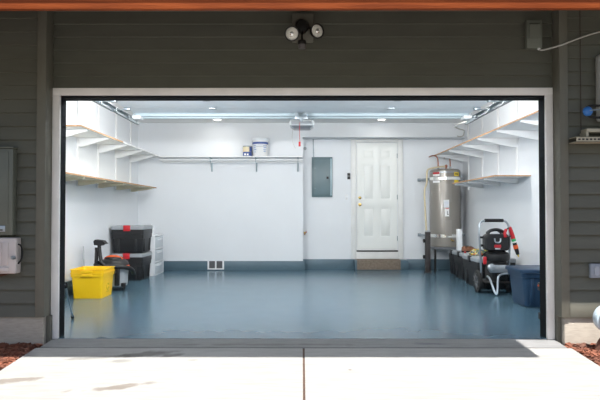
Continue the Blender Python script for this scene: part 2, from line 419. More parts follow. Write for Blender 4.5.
# bark mulch: uncountable chips
def mulch(name, x0, x1, y0, y1, n, label):
    m = MB(); bm = m.bm
    for _ in range(n):
        x, y = random.uniform(x0,x1), random.uniform(y0,y1)
        l, w_, t = random.uniform(.012,.04), random.uniform(.006,.014), random.uniform(.003,.007)
        M = Matrix.Translation((x,y,gz(y)-.026+random.random()*.022)) @ Matrix.Rotation(random.random()*PI,4,'Z') @ Matrix.Rotation(random.uniform(-.5,.5),4,'X') @ Matrix.Rotation(random.uniform(-.4,.4),4,'Y')
        v = [bm.verts.new(M @ Vector((a*l*(1 if c>0 else .8),b_*w_,c*t))) for a in (-1,1) for b_ in (-1,1) for c in (-1,1)]
        for q in [(0,1,3,2),(4,6,7,5),(0,4,5,1),(2,3,7,6),(0,2,6,4),(1,5,7,3)]: bm.faces.new([v[i] for i in q])
    o = m.build(name, mulch_m); tag(o, label, 'mulch', kind='stuff'); return o
mulch('bark_mulch', -3.2, -2.21, 3.9, 5.04, 3800, 'reddish bark mulch beside the left edge of the driveway')
mulch('bark_mulch', 2.23, 3.1, 4.0, 5.04, 3400, 'reddish bark mulch beside the right edge of the driveway')

# ------------------------------------------------------------------ open garage door (overhead), tracks, opener
gd = thing('door_2', (0,6.4,2.33), 'open sectional garage door lying under the ceiling', 'door'); gd['kind'] = 'structure'
ye = [5.42, 5.94, 6.46, 6.98, 7.50]
for a, b_ in zip(ye, ye[1:]):
    m = MB(); m.box(-2.10, 2.10, a+.001, b_-.001, 2.335, 2.38)
    m.build('door_section', gdoor_m, gd)
# end strut
MB().prism([(7.40,2.334),(7.40,2.300),(7.43,2.300),(7.43,2.315),(7.47,2.315),(7.47,2.283),(7.50,2.283),(7.50,2.334)], 'x', -2.09, 2.09).build('strut', strut_m, gd)
for x in (-1.05, 1.05):
    for y in ye[1:4]: B(x-.04,x+.04,y-.035,y+.035,2.316,2.327,.003).build('hinge', steel_m, gd)
for sx in (-1,1):
    for y in ye[1:]:
        m = MB(); m.box(sx*2.06-.035, sx*2.06+.035, y-.05, y+.02, 2.300, 2.327, .004); m.tube([(sx*2.04,y-.015,2.305),(sx*2.20,y-.015,2.305)], .006); m.lathe([(.022,-.008),(.022,.008)], (sx*2.195,y-.015,2.305), (1,0,0), 14)
        m.build('roller_bracket', steel_m, gd)
    m = MB(); m.box(sx*2.06-.05, sx*2.06+.05, 7.34, 7.50, 2.262, 2.298, .006); m.build('corner_bracket', shelf_m, gd)
m = MB(); m.box(-.09,.07,7.36,7.42,2.255,2.30,.004); m.box(-.085,-.055,7.30,7.36,2.29,2.33); m.box(.035,.065,7.30,7.36,2.29,2.33); m.box(-.03,.01,7.33,7.37,2.22,2.26)
m.build('opener_bracket', steel_m, gd)

def track(sx, label):
    t = thing('garage_door_track', (sx*2.2, 5.5, 2.2), label, 'track')
    x = sx*2.215
    pts = [(x,5.46,.1),(x,5.46,2.05),(x,5.50,2.17),(x,5.60,2.26),(x,5.72,2.285),(x,7.95,2.285)]
    m = MB()
    m.box(x-.004*1, x+.004, 5.6, 7.95, 2.272, 2.335)         # web
    m.box(min(x, x-sx*.03), max(x, x-sx*.03), 5.6, 7.95, 2.270, 2.275); m.box(min(x,x-sx*.03), max(x,x-sx*.03), 5.6, 7.95, 2.332, 2.337)
    m.build('horizontal_rail', zinc_m, t)
    m = MB(); m.box(x-.02,x+.02,5.36,5.40,.08,2.0,.004)
    m.tube([(x,5.38,1.98),(x,5.40,2.12),(x,5.48,2.24),(x,5.62,2.30)], .02, 8, 2); m.build('vertical_rail', zinc_m, t)
    m = MB(); m.box(x-.003+sx*.03, x+.003+sx*.03, 6.2, 7.95, 2.29, 2.345); m.box(min(x,x+sx*.033),max(x,x+sx*.033), 6.2,7.95,2.338,2.343); m.build('angle_iron', zinc_m, t)
    for y in (6.9, 7.88):
        m = MB(); m.box(x+sx*.03-.003,x+sx*.03+.003,y-.018,y+.018,2.30,2.788); m.build('hanger_strap', zinc_m, t)
    for z in (.35, .62, 1.2, 1.8): B(min(x-sx*.03,x+sx*.05),max(x-sx*.03,x+sx*.05),5.346,5.40,z,z+.05,.003).build('track_bracket', rubber_m, t)
    return t
track(-1, 'galvanised garage door track along the left side of the open door')
track(1, 'galvanised garage door track along the right side of the open door')
# small photo eye on the right track
pe = thing('safety_sensor', (2.13,5.40,.42), 'small black safety sensor with an orange lens inside the right jamb', 'sensor')
B(2.142,2.165,5.352,5.42,.39,.46,.006).build('sensor_body', plast_bk, pe)
MB().lathe([(.009,0),(.009,.006),(.006,.009),(0,.010)], (2.141,5.385,.435), (-1,-.3,0), 14).build('lens', orange_m, pe)
B(2.165,2.19,5.346,5.356,.38,.47).build('bracket', steel_m, pe)
pe = thing('safety_sensor', (2.13,5.40,.1), 'small black safety sensor low inside the right jamb near the floor', 'sensor')
B(2.14,2.16,5.352,5.41,.13,.19,.006).build('sensor_body', plast_bk, pe)
B(2.16,2.19,5.346,5.354,.12,.20).build('bracket', steel_m, pe)

op = thing('garage_door_opener', (0,8.3,2.30), 'grey garage door opener motor hanging from the ceiling behind the open door', 'garage door opener')
m = MB(); m.loft([(2.285,.26,.30,.03),(2.298,.33,.36,.04),(2.348,.345,.38,.03),(2.358,.33,.36,.03)], 0, 8.3); m.build('housing', mat('opener_grey',(.60,.64,.67),.4), op)
m = MB(); m.loft([(2.262,.24,.26,.03),(2.286,.29,.32,.03)], 0, 8.3); m.build('light_lens', mat('smoky_lens',(.22,.24,.26),.3), op, 'darker lens')
B(-.02,.02,5.4,8.15,2.40,2.43).build('drive_rail', steel_m, op)
B(-.16,-.14,8.28,8.31,2.36,2.789).build('hanger_strap', steel_m, op); B(.14,.16,8.28,8.31,2.36,2.789).build('hanger_strap', steel_m, op)
MB().tube([(-.03,8.08,2.40),(-.03,8.08,2.30),(-.035,8.08,2.20),(-.03,8.08,2.06)], .0035, 6, 1).build('release_cord', red_m, op, 'thin red release cord')
B(-.047,-.018,8.07,8.09,1.995,2.06,.004).build('release_handle', red_m, op, 'red plastic handle')
MB().tube([(-.12,8.2,2.27),(-.14,8.2,2.15),(-.13,8.2,2.06),(-.09,8.2,1.98)], .0025, 6, 2).build('antenna_wire', cable_m, op)
tag(MB().tube([(2.29,7.97,2.33),(2.27,8.4,2.36),(2.45,9.6,2.50),(2.75,10.4,2.56),(3.02,11.0,2.62),(3.06,11.17,2.60),(3.05,11.18,2.54),(2.99,11.18,2.52),(2.93,11.18,2.535)], .010, 8, 3).build('door_cable', cable_m), 'thin grey cable drooping from the right track to the back wall beam', 'cable')

# ceiling lights, plus added fill strips
def can(x, y, label):
    t = thing('recessed_light', (x,y,ZC), label, 'ceiling light', 'round recessed ceiling lights')
    MB().lathe([(.075,-.002),(.095,-.002),(.098,-.010),(.078,-.014),(.070,-.006)], (x,y,ZC), (0,0,1), 28).build('trim_ring', white_m, t)
    MB().lathe([(.068,-.003),(.066,-.008),(.03,-.018),(0,-.020)], (x,y,ZC), (0,0,1), 28).build('lens', lampon_m, t)
    return t
can(-1.54,10.77,'left of the two small round lit ceiling lights near the back wall')
can(1.45,10.77,'right of the two small round lit ceiling lights near the back wall')
def strip(x, y, label):  # added fixture, hidden by the open door, to brighten the upper walls
    t = thing('added_ceiling_fill', (x,y,ZC), label, 'ceiling light', 'added fill strips above the open door')
    B(x-.6,x+.6,y-.08,y+.08,ZC-.03,ZC-.001,.004).build('housing', white_m, t)
    m = MB(); m.prism([(y-.07,ZC-.031),(y+.07,ZC-.031),(y+.05,ZC-.07),(y-.05,ZC-.07)], 'x', x-.58, x+.58); m.build('diffuser', lampon_m, t)
strip(-1.5, 8.15, 'added white fill strip on the ceiling behind the open door, left'); strip(1.5, 8.15, 'added white fill strip on the ceiling behind the open door, right')
def area(x,y,z,sx,sy,en,col,rot=(0,0,0),shape='RECTANGLE'):
    l = bpy.data.lights.new('lamp','AREA'); l.shape=shape; l.size=sx; l.size_y=sy; l.energy=en; l.color=col
    o = bpy.data.objects.new('lamp', l); COL.objects.link(o); o.location=(x,y,z); o.rotation_euler=rot
    return o
W=(1,.955,.90)
def added_header_fill(x, e, label):  # added fixture, unseen behind the header, fills the interior from the front
    t = thing('added_header_fill', (x,5.36,2.20), label, 'light', 'added fill strips on the inner header')
    B(x-.6,x+.6,5.346,5.38,2.15,2.24,.004).build('housing', white_m, t)
    m = MB(); m.prism([(5.381,2.16),(5.381,2.23),(5.40,2.22),(5.40,2.17)], 'x', x-.58, x+.58); m.build('diffuser', lampon_m, t)
    area(x,5.41,2.195,1.15,.06,e,(.96,.98,1),rot=(math.radians(86),0,0))
added_header_fill(-1.45, 57, 'left added fill strip on the inner side of the header above the opening')
added_header_fill(1.45, 40, 'right added fill strip on the inner side of the header above the opening')
for x in (-1.9,-1.1,1.1,1.9):  # point lamps giving the added ceiling strips their fill light
    l = bpy.data.lights.new('lamp','POINT'); l.energy = 30; l.shadow_soft_size = .07; l.color = (1,.98,.95)
    o = bpy.data.objects.new('lamp', l); COL.objects.link(o); o.location = (x,8.15,ZC-.15)
for x in (-1.54,1.45): area(x,10.77,ZC-.024,.13,.13,1.5,W,shape='DISK')

# ------------------------------------------------------------------ shelves
def shelving(sx, wx, depth_u, depth_l, zu, zl, ups, u_parts, l_range, post_w, label):
    t = thing('wall_shelving', (wx, (ups[0]+ups[-1])/2, zl), label, 'shelf')
    th = .019
    def X(d): return wx - sx*d
    def bx(m, d0, d1, y0, y1, z0, z1, bev=0): m.box(min(X(d0),X(d1)), max(X(d0),X(d1)), y0, y1, z0, z1, bev)
    for (y0,y1,raw) in u_parts:
        m = MB(); bx(m, .002, depth_u, y0, y1, zu, zu+th); o = m.build('shelf_board', shelf_m, t)
        if raw:
            m = MB(); bx(m, depth_u, depth_u+.003, y0-.003, y1, zu, zu+th); bx(m, .002, depth_u, y0-.003, y0, zu, zu+th); m.build('raw_edge', edge_m, o, 'bare orange-brown board edge')
    for (y0,y1,raw) in l_range:
        m = MB(); bx(m, .002, depth_l, y0, y1, zl, zl+th); o = m.build('shelf_board', rawund_m if sx<0 else shelf_m, t)
        m = MB(); bx(m, depth_l, depth_l+.003, y0-.003, y1, zl, zl+th); bx(m, .002, depth_l, y0-.003, y0, zl, zl+th); m.build('raw_edge', edge_m, o, 'bare orange-brown board edge')
    for y in ups:
        m = MB(); bx(m, 0.001, .022, y-post_w/2, y+post_w/2, zl-.075, ZC-.002, .003); m.build('upright', shelf_m, t)
        for z, dep, lo, hi in ((zu, depth_u, u_parts[0][0], u_parts[-1][1]), (zl, depth_l, l_range[0][0], l_range[-1][1])):
            if not (lo < y < hi): continue
            d0, d1 = .023, dep-.02
            hgt = .125 if z == zu else .07
            m = MB(); m.prism([(X(d0),z-.001),(X(d1),z-.001),(X(d1),z-.022),(X(d0+.05),z-hgt),(X(d0),z-hgt)], 'y', y-.02, y+.02)
            m.build('bracket', rawund_m if (z==zl and sx<0) else shelf_m, t)
    return t
shelving(-1, XL, .45, .42, 2.125, 1.535, [5.70,6.52,7.34,8.15,8.97,9.83,10.66], [(7.08,8.76,True),(8.765,11.16,False)], [(5.6,8.3,True),(8.305,10.9,True)], .06, 'white two-tier wall shelving with bare board edges along the left wall')
shelving(1, XR, .60, .50, 2.165, 1.585, [6.03,6.88,7.72,8.57,9.39,10.22,11.08], [(6.05,8.5,True),(8.505,11.34,True)], [(8.08,10.3,True)], .06, 'white two-tier wall shelving with bare board edges along the right wall')
t = thing('back_wall_shelf', (-1.3,11.05,2.11), 'long white shelf with a hanging rail on the back wall', 'shelf')
B(-2.64,.015,10.90,11.198,2.112,2.13,.002).build('shelf_board', shelf_m, t)
B(-2.64,.015,11.17,11.198,2.03,2.111,.002).build('cleat', shelf_m, t)
MB().tube([(-2.64,10.97,2.065),(.015,10.97,2.065)], .015, 12).build('hanging_rail', shelf_m, t)
for x in (-1.70,-.857,-.075):
    m = MB(); m.box(x-.012,x+.012,11.175,11.198,1.86,2.11,.002); m.box(x-.009,x+.009,10.93,11.18,2.098,2.111)
    m.tube([(x,11.18,1.88),(x,11.05,1.98),(x,10.95,2.10)], .007, 8, 1); m.tube([(x,10.95,2.10),(x,10.965,2.045),(x,10.99,2.05)], .006, 8, 1)
    m.build('shelf_bracket', strut_m, t)

# paint bucket and can on the back shelf
bx_, by_, bz_ = -.775, 11.03, 2.131
t = thing('paint_bucket', (bx_,by_,bz_), 'large white lidded bucket with blue printing on the back wall shelf', 'bucket')
MB().lathe([(.128,0),(.131,.004),(.146,.30),(.150,.305),(.150,.315),(.147,.318)], (bx_,by_,bz_), n=36).build('bucket_body', wlabel_m, t)
MB().lathe([(.153,.300),(.156,.305),(.156,.335),(.150,.342),(.138,.340),(.136,.332),(0,.332)], (bx_,by_,bz_), n=36).build('lid', clearw_m, t)
MB().lathe([(.1445,.225),(.1465,.225),(.1475,.262),(.1455,.262)], (bx_,by_,bz_), n=36).build('label_band', blabel_m, t, 'dark blue band')
def arc_patch(m, c, r0, r1, z0, z1, a0, a1, n=6):
    P = []
    for i in range(n+1):
        a = a0+(a1-a0)*i/n
        P.append((c[0]+r0*math.sin(a), c[1]-r0*math.cos(a), c[2]+z0, c[0]+r1*math.sin(a), c[1]-r1*math.cos(a), c[2]+z1))
    A = [m.bm.verts.new(p[:3]) for p in P]; Bv = [m.bm.verts.new(p[3:]) for p in P]
    for i in range(n): m.bm.faces.new((A[i],A[i+1],Bv[i+1],Bv[i]))
rr = lambda z: .131+.015*z/.30+.0012
for z0,z1,a0,a1 in ((.185,.205,-1.0,-.55),(.15,.17,-1.0,-.6),(.11,.135,-.95,-.5),(.07,.085,-.9,-.6),(.185,.20,.45,1.0),(.15,.172,.5,.95),(.115,.13,.45,.9),(.08,.10,.5,.85),(.20,.207,-.25,.3)):
    m = MB(); arc_patch(m, (bx_,by_,bz_), rr(z0), rr(z1), z0, z1, a0, a1); m.build('printed_line', lblue_m, t, 'pale blue print')
MB().tube([(bx_-.152,by_,bz_+.29),(bx_-.145,by_-.06,bz_+.22),(bx_-.08,by_-.145,bz_+.175),(bx_+.08,by_-.145,bz_+.175),(bx_+.145,by_-.06,bz_+.22),(bx_+.152,by_,bz_+.29)], .003, 6, 2).build('bail_handle', steel_m, t)
cx_, cy_ = -1.018, 11.04
t = thing('paint_can', (cx_,cy_,bz_), 'small paint can with a cream and dark blue label beside the white bucket', 'can')
MB().lathe([(.083,0),(.085,.003),(.083,.008),(.083,.188),(.086,.192),(.086,.200),(.074,.198),(.072,.192),(0,.192)], (cx_,cy_,bz_), n=32).build('can_body', steel_m, t)
MB().lathe([(.0835,.085),(.0845,.085),(.0845,.18),(.0835,.18)], (cx_,cy_,bz_), n=32).build('upper_label', can_m, t, 'cream label')
m = MB().lathe([(.0835,.014),(.0845,.014),(.0845,.084),(.0835,.084)], (cx_,cy_,bz_), n=32); m.build('lower_label', blabel_m, t, 'dark blue label')
m = MB(); arc_patch(m, (cx_,cy_,bz_), .0848,.0848,.02,.055,-.7,-.2); arc_patch(m, (cx_,cy_,bz_), .0848,.0848,.02,.05,.0,.35); m.build('white_print', wlabel_m, t)
m = MB(); arc_patch(m, (cx_,cy_,bz_), .0849,.0849,.088,.178,.55,1.5); m.build('blue_print', blabel_m, t)

# ------------------------------------------------------------------ back wall fittings
ex0, ex1, ez0, ez1 = .19, .59, 1.39, 2.165
t = thing('electrical_panel', (.39,YR,ez0), 'blue-grey electrical panel with a closed door in the recessed wall', 'electrical panel')
B(ex0,ex1,YR-.03,YR-.001,ez0,ez1,.003).build('panel_frame', panel_m, t)
dp = B(ex0+.05,ex1-.045,YR-.042,YR-.03,ez0+.05,ez1-.05,.003).build('panel_door', panel_d, t)
B(ex1-.042,ex1-.008,YR-.036,YR-.0301,ez0+.03,ez1-.03,.002).build('frame_flange', mat('bright_enamel_edge',(.36,.48,.54),.3), t, 'paler bevelled edge')
B(ex1-.115,ex1-.075,YR-.050,YR-.042,1.74,1.785,.003).build('latch', ink_m, dp, 'black latch')
for x,z in ((.255,1.56),(.255,1.95)): MB().lathe([(.007,0),(.007,-.004),(0,-.005)], (x,YR-.042,z), (0,1,0), 10).build('screw', steel_m, dp)
tag(MB().tube([(.225,YR-.014,2.166),(.225,YR-.014,2.27)], .013, 12).tube([(.225,YR-.014,2.26),(.222,YR-.014,2.4),(.219,YR-.014,2.514)], .010, 10).build('conduit', steel_m), 'thin grey conduit rising from the electrical panel', 'conduit')
t = thing('door_keypad', (.905,YR,1.74), 'small two-part black keypad on the wall left of the entry door', 'keypad')
B(.880,.935,YR-.018,YR-.001,1.80,1.855,.004).build('keypad_body', plast_bk, t); B(.880,.935,YR-.018,YR-.001,1.735,1.793,.004).build('keypad_body', plast_bk, t)
t = thing('light_switch', (.865,YR,1.38), 'white light switch low left of the entry door', 'light switch')
B(.832,.892,YR-.007,YR-.001,1.335,1.44,.003).build('switch_plate', shelf_m, t); B(.850,.874,YR-.014,YR-.007,1.365,1.41,.002).build('rocker', clearw_m, t)
tag(MB().lathe([(.032,0),(.032,-.008),(.022,-.010),(.020,-.004),(0,-.004)], (.06,YR-.001,2.335), (0,1,0), 20).build('wall_grommet', vacgrey), 'small round grey wall fitting above and left of the electrical panel', 'wall fitting')
t = thing('hose_valve', (.07,YR,.69), 'small brass hose valve on the wall below the electrical panel', 'valve')
MB().lathe([(.02,0),(.02,-.006),(.010,-.008),(.010,-.06),(.016,-.065),(.016,-.085),(0,-.086)], (.055,YR-.001,.70), (0,1,0), 14).build('valve_body', brass_m, t)
MB().tube([(.055,YR-.06,.70),(.055,YR-.065,.66)], .012, 10).build('spout', copper_m, t)
MB().lathe([(.022,0),(.024,.006),(.018,.010),(0,.010)], (.080,YR-.06,.715), (1,0,.4), 10).build('valve_handle', red_m, t)
# vent in the kerb
t = thing('floor_vent', (-1.62,YB-.03,.03), 'white framed two-pane vent set in the back wall kerb', 'vent')
m = MB(); y0,y1=YB-.044,YB-.031
m.box(-1.775,-1.745,y0,y1,.02,.178); m.box(-1.495,-1.465,y0,y1,.02,.178); m.box(-1.745,-1.495,y0,y1,.02,.042); m.box(-1.634,-1.606,y0,y1,.042,.178)
m.build('vent_frame', shelf_m, t)
for a in (-1.745,-1.606):
    m = MB(); m.box(a,a+.111,YB-.036,YB-.031,.042,.176)
    for i in range(8): m.box(a,a+.111,YB-.041,YB-.036,.05+i*.016,.056+i*.016)
    m.build('louvre', mat('dark_louvre',(.11,.11,.12),.6), t, 'dark grey louvred pane')

# ------------------------------------------------------------------ water heater
hx, hy, hz0, hz1, hr = 2.69, 11.16, .455, 1.90, .285
t = thing('heater_stand', (hx,hy,0), 'grey topped stand on black legs under the water heater', 'stand')
B(2.42,2.96,10.885,11.43,  .415,.453,.005).build('stand_top', MATS.get('stand_grey') or mat('stand_grey',(.17,.18,.20),.5), t)
for x in (2.445,2.935):
    for y in (10.91,11.40): B(x-.018,x+.018,y-.018,y+.018,0,.415,.002).build('leg', rubber_m, t)
t = thing('water_heater', (hx,hy,hz0), 'tall taupe cylindrical water heater on a stand in the back right corner', 'water heater')
MB().lathe([(hr-.015,0),(hr,.012),(hr,hz1-hz0-.05),(hr-.008,hz1-hz0-.02),(hr-.04,hz1-hz0),(0,hz1-hz0+.006)], (hx,hy,hz0), n=48).build('tank', heater_m, t)
MB().lathe([(hr,.0),(hr+.003,.0),(hr+.003,.018),(hr,.018)], (hx,hy,hz1-.075), n=48).build('top_seam', steel_m, t)
def hpatch(name, m_, z0, z1, a0, a1, label=None, off=.003, par=None):
    m = MB(); arc_patch(m, (hx,hy,0), hr+off, hr+off, z0, z1, a0, a1, 10); arc_patch(m, (hx,hy,0), hr+off-.001, hr+off-.001, z0, z1, a0, a1, 10)
    return m.build(name, m_, par or t, label)
a_off = -math.atan2(hx, hy)   # direction facing the camera
hpatch('access_panel', mat('taupe_cover',(.30,.28,.255),.3,.2), 1.28, 1.62, a_off-.02, a_off+.42, off=.008)
hpatch('access_panel', MATS['taupe_cover'], .66, .95, a_off-.02, a_off+.42, off=.008)
y1_ = hpatch('warning_label', ylabel_m, 1.765, 1.835, a_off+.62, a_off+1.05, 'yellow warning label', .004)
hpatch('print', ink_m, 1.79, 1.81, a_off+.68, a_off+.95, None, .006, y1_)
hpatch('warning_label', ylabel_m, 1.64, 1.69, a_off+.62, a_off+1.0, 'yellow warning label', .004)
r1_ = hpatch('rating_label', wlabel_m, 1.765, 1.84, a_off-.85, a_off-.33, 'red and white label', .004)
hpatch('print', red_m, 1.80, 1.838, a_off-.84, a_off-.34, None, .006, r1_)
hpatch('rating_label', wlabel_m, 1.64, 1.68, a_off-.85, a_off-.33, 'white label', .004)
w1_ = hpatch('energy_label', wlabel_m, 1.185, 1.325, a_off-.08, a_off+.25, 'white printed label', .010)
for i in range(5): hpatch('print', lblue_m, 1.20+i*.024, 1.207+i*.024, a_off-.05, a_off+.22, None, .012, w1_)
w2_ = hpatch('energy_label', wlabel_m, 1.02, 1.175, a_off, a_off+.25, 'white label with red heading', .010)
hpatch('print', red_m, 1.155, 1.17, a_off+.02, a_off+.23, None, .012, w2_)
hpatch('print', ink_m, 1.05, 1.12, a_off+.12, a_off+.155, None, .012, w2_); hpatch('print', ink_m, 1.05, 1.065, a_off+.12, a_off+.21, None, .012, w2_)
m = MB().tube([(2.555,11.12,1.895),(2.555,11.12,2.09),(2.53,11.15,2.15),(2.49,11.22,2.17),(2.47,11.35,2.17),(2.47,11.497,2.17)], .012, 10, 2); m.build('water_pipe', copper_m, t, 'copper pipe')
m = MB().tube([(2.78,11.12,1.895),(2.78,11.12,2.06),(2.775,11.15,2.13),(2.765,11.22,2.15),(2.76,11.35,2.15),(2.76,11.497,2.15)], .012, 10, 2); m.build('water_pipe', copper_m, t, 'copper pipe')
for x in (2.555,2.78): MB().lathe([(.022,0),(.022,.05),(.014,.055)], (x,11.12,hz1-.002), n=14).build('pipe_fitting', steel_m, t)
t2 = thing('relief_valve', (2.68,10.97,1.90), 'bronze relief valve with a cream drain pipe on top of the water heater', 'valve')
MB().lathe([(.016,0),(.018,.03),(.026,.035),(.026,.06),(.012,.075),(0,.08)], (2.675,11.0,1.903), n=14).build('valve_body', copper_m, t2)
MB().tube([(2.66,11.0,1.94),(2.60,10.97,1.945),(2.36,10.90,1.90),(2.29,10.86,1.87),(2.285,10.85,1.72),(2.285,10.85,1.62),(2.235,10.85,1.50),(2.25,10.85,1.2),(2.275,10.85,.7),(2.335,10.86,.06)], .016, 10, 2).build('drain_pipe', cream_m, t2, 'cream plastic pipe')
for z, nm in ((1.72,'upper'),(.66,'lower')):
    t3 = thing('heater_strap', (hx,hy,z), 'steel strap around the %s part of the water heater' % nm, 'strap')
    MB().lathe([(hr+.004,-.028),(hr+.0075,-.028),(hr+.0075,.028),(hr+.004,.028)], (hx,hy,z), n=48).build('strap_band', chrome_m, t3)
    m = MB(); m.box(2.24,2.30,YR-.012,YR-.001,z-.03,z+.03); m.prism([(2.24,YR-.008),(hx-.19,hy-.22),(hx-.18,hy-.225),(2.26,YR-.001)], 'z', z-.02, z+.02); m.build('strap_tail', steel_m, t3)
    m = MB(); m.box(hx+.16,XR-.001,hy+.20,hy+.206,z-.02,z+.02); m.build('strap_tail', steel_m, t3)
MB().tube([(2.73,10.86,.60),(2.73,10.83,.58),(2.76,10.80,.575)], .014, 10, 1).build('drain_valve', brass_m, t)
# dark post leaning beside heater
t = thing('folded_jack_stand', (2.27,10.75,0), 'tall dark brown upright stand with side clamps left of the water heater', 'stand')
m = MB(); m.box(2.225,2.315,10.69,10.77,.03,.74,.006); m.build('post', darkwood, t)
B(2.228,2.312,10.692,10.768,.74,.765,.004).build('post_cap', vacgrey, t, 'grey cap')
for z in (.27,.56): MB().lathe([(.03,0),(.034,.01),(.034,.035),(.02,.04)], (2.226,10.73,z+.02), (-1,0,0), 12).build('clamp', rubber_m, t)
B(2.21,2.33,10.68,10.78,0,.03,.005).build('foot', darkwood, t)

# ------------------------------------------------------------------ storage totes
def tote(x0, x1, y0, y1, h, label, group, body, lidm, latch=None, latch_sides=(), z=0, lidh=.062):
    cx, cy = (x0+x1)/2, (y0+y1)/2; w_, d_ = x1-x0, y1-y0
    t = thing('storage_tote', (cx,cy,z), label, 'storage tote', group)
    m = MB(); hb = h-lidh
    m.loft([(z+.0,w_*.86,d_*.88,.03),(z+.006,w_*.87,d_*.89,.035),(z+hb*.62,w_*.925,d_*.935,.04),(z+hb*.63,w_*.955,d_*.96,.04),(z+hb*.80,w_*.965,d_*.97,.04),(z+hb*.81,w_*.985,d_*.985,.04),(z+hb,w_*.99,d_*.99,.04)], cx, cy)
    # ribs
    for f in (-.26,.26):
        for sx in (-1,1): m.box(cx+sx*w_*.455-.012, cx+sx*w_*.455+.012, cy+f*d_-.018, cy+f*d_+.018, z+.02, z+hb*.6, .004)
        for sy in (-1,1): m.box(cx+f*w_-.018, cx+f*w_+.018, cy+sy*d_*.462-.010, cy+sy*d_*.462+.010, z+.02, z+hb*.6, .004)
    m.build('tote_body', body, t)
    m = MB(); m.loft([(z+hb+.001,w_*1.0,d_*1.0,.045),(z+hb+.012,w_*1.01,d_*1.01,.045),(z+h-.014,w_*1.01,d_*1.01,.045),(z+h-.004,w_*.97,d_*.97,.045),(z+h-.008,w_*.90,d_*.92,.04),(z+h-.002,w_*.80,d_*.84,.04),(z+h,w_*.78,d_*.82,.04)], cx, cy)
    m.build('lid', lidm, t)
    for s_ in latch_sides:
        if s_ == 'front': m = B(cx-.055+w_*.0, cx+.055, y0-.018, y0+.02, z+h-.085, z+h+.006, .006)
        elif s_ == 'left': m = B(x0-.016, x0+.02, cy-.055, cy+.055, z+h-.085, z+h+.006, .006)
        elif s_ == 'right': m = B(x1-.02, x1+.018, cy-.055, cy+.055, z+h-.085, z+h+.006, .006)
        m.build('latch', latch, t, 'red latch' if latch is red_m else None)
    return t
lab = 'black plastic storage totes'
tote(-3.07,-2.55,9.50,10.12,.435,'black tote with grey lid and red latch, lower of the two stacked at left', lab, plast_bk, plast_gy, red_m, ('front',))
tote(-3.065,-2.535,9.48,10.10,.435,'black tote with grey lid and red latch, on top of the left stack', lab, plast_bk, plast_gy, red_m, ('front',), z=.445)
tote(2.49,3.04,8.42,9.26,.445,'black tote with grey lid, nearest one behind the pressure washer, cloth on its lid', lab, plast_bk, plast_gy, plast_bk, ('left',))
tote(2.575,3.085,9.42,10.14,.445,'black tote with grey lid carrying the brown shoes', lab, plast_bk, plast_gy, plast_bk, ('left',))
tote(2.62,3.085,10.22,10.66,.43,'black tote with grey lid, farthest one beside the water heater', lab, plast_bk, plast_gy, plast_bk, ('left',))
# navy tote at front right
t = thing('storage_tote', (2.77,7.10,0), 'navy blue plastic tote in front of the pressure washer at right', 'storage tote')
m = MB(); cx,cy=2.82,7.09
m.loft([(0,.46,.44,.05),(.01,.48,.46,.05),(.34,.55,.52,.06),(.345,.58,.55,.06),(.395,.59,.56,.06)], cx, cy)
for f in (-.30,.30):
    m.box(cx+f*.6-.022, cx+f*.6+.022, cy-.265, cy-.235, .03, .34, .005)
m.build('tote_body', blue_m, t)
m = MB(); m.loft([(.396,.60,.57,.06),(.400,.63,.60,.07),(.432,.63,.60,.07),(.440,.60,.57,.06),(.430,.56,.53,.06),(.430,.54,.51,.05),(.438,.50,.47,.05)], cx, cy); m.build('lid', blue_m, t)
m = MB(); m.box(cx-.08,cx+.08,cy-.315,cy-.295,.375,.42,.006); m.build('lid_handle', blue_m, t)

# yellow crates, two nested
def crate(z, label):
    cx, cy, Wt, Dt, h = -2.73, 7.76, .425, .48, .325
    t = thing('yellow_crate', (cx,cy,z), label, 'crate', 'yellow recycling crates')
    m = MB(); th = .004
    def sec(zz, g=0):
        f = zz/h; return (z+zz, (.86+.10*f)*Wt-2*g, (.86+.10*f)*Dt-2*g, .03)
    m.loft([sec(0), sec(.008), sec(.27), (z+.272,Wt*.985,Dt*.985,.03),(z+h-.010,Wt*.995,Dt*.995,.03),(z+h-.008,Wt*1.03,Dt*1.03,.035),(z+h,Wt*1.03,Dt*1.03,.035),
            (z+h-.001,Wt*.965,Dt*.965,.03), (z+h-.02,.955*Wt-2*th,.955*Dt-2*th,.03), sec(.27,th), sec(.010,th)], cx, cy)
    m.build('crate_body', yellow_m, t)
    for sy in (-1,1):
        m = MB(); y_ = cy+sy*Dt*.50
        m.box(cx-.075,cx+.075,min(y_,y_+sy*.014),max(y_,y_+sy*.014),z+h-.045,z+h-.012,.005); m.build('handle', yellow_m, t)
    return t
c1 = crate(0, 'yellow plastic crate, lower of the two nested on the left floor')
c2 = crate(.046, 'yellow plastic crate, upper of the two nested on the left floor')
# faint moulded emblem on the side: three arrows ring and lines
m = MB()
ex = -2.73+.425*.90/2+.002
for k3 in range(3):
    a0 = k3*2*PI/3+.25; P=[]
    for i in range(6):
        a = a0+i*(2*PI/3-.7)/5; P.append((ex, 7.76+.040*math.cos(a), .13+.040*math.sin(a)))
    m.tube(P, .004, 6)
    a = a0+(2*PI/3-.7); m.lathe([(.011,0),(0.001,.018)], (ex,7.76+.040*math.cos(a),.13+.040*math.sin(a)), (0,-math.sin(a),math.cos(a)), 6)
for zz, l in ((.225,.05),(.205,.06),(.065,.045)): m.box(ex-.002,ex+.003,7.76-l,7.76+l,zz,zz+.008)
m.build('moulded_emblem', yellow_d, c1)

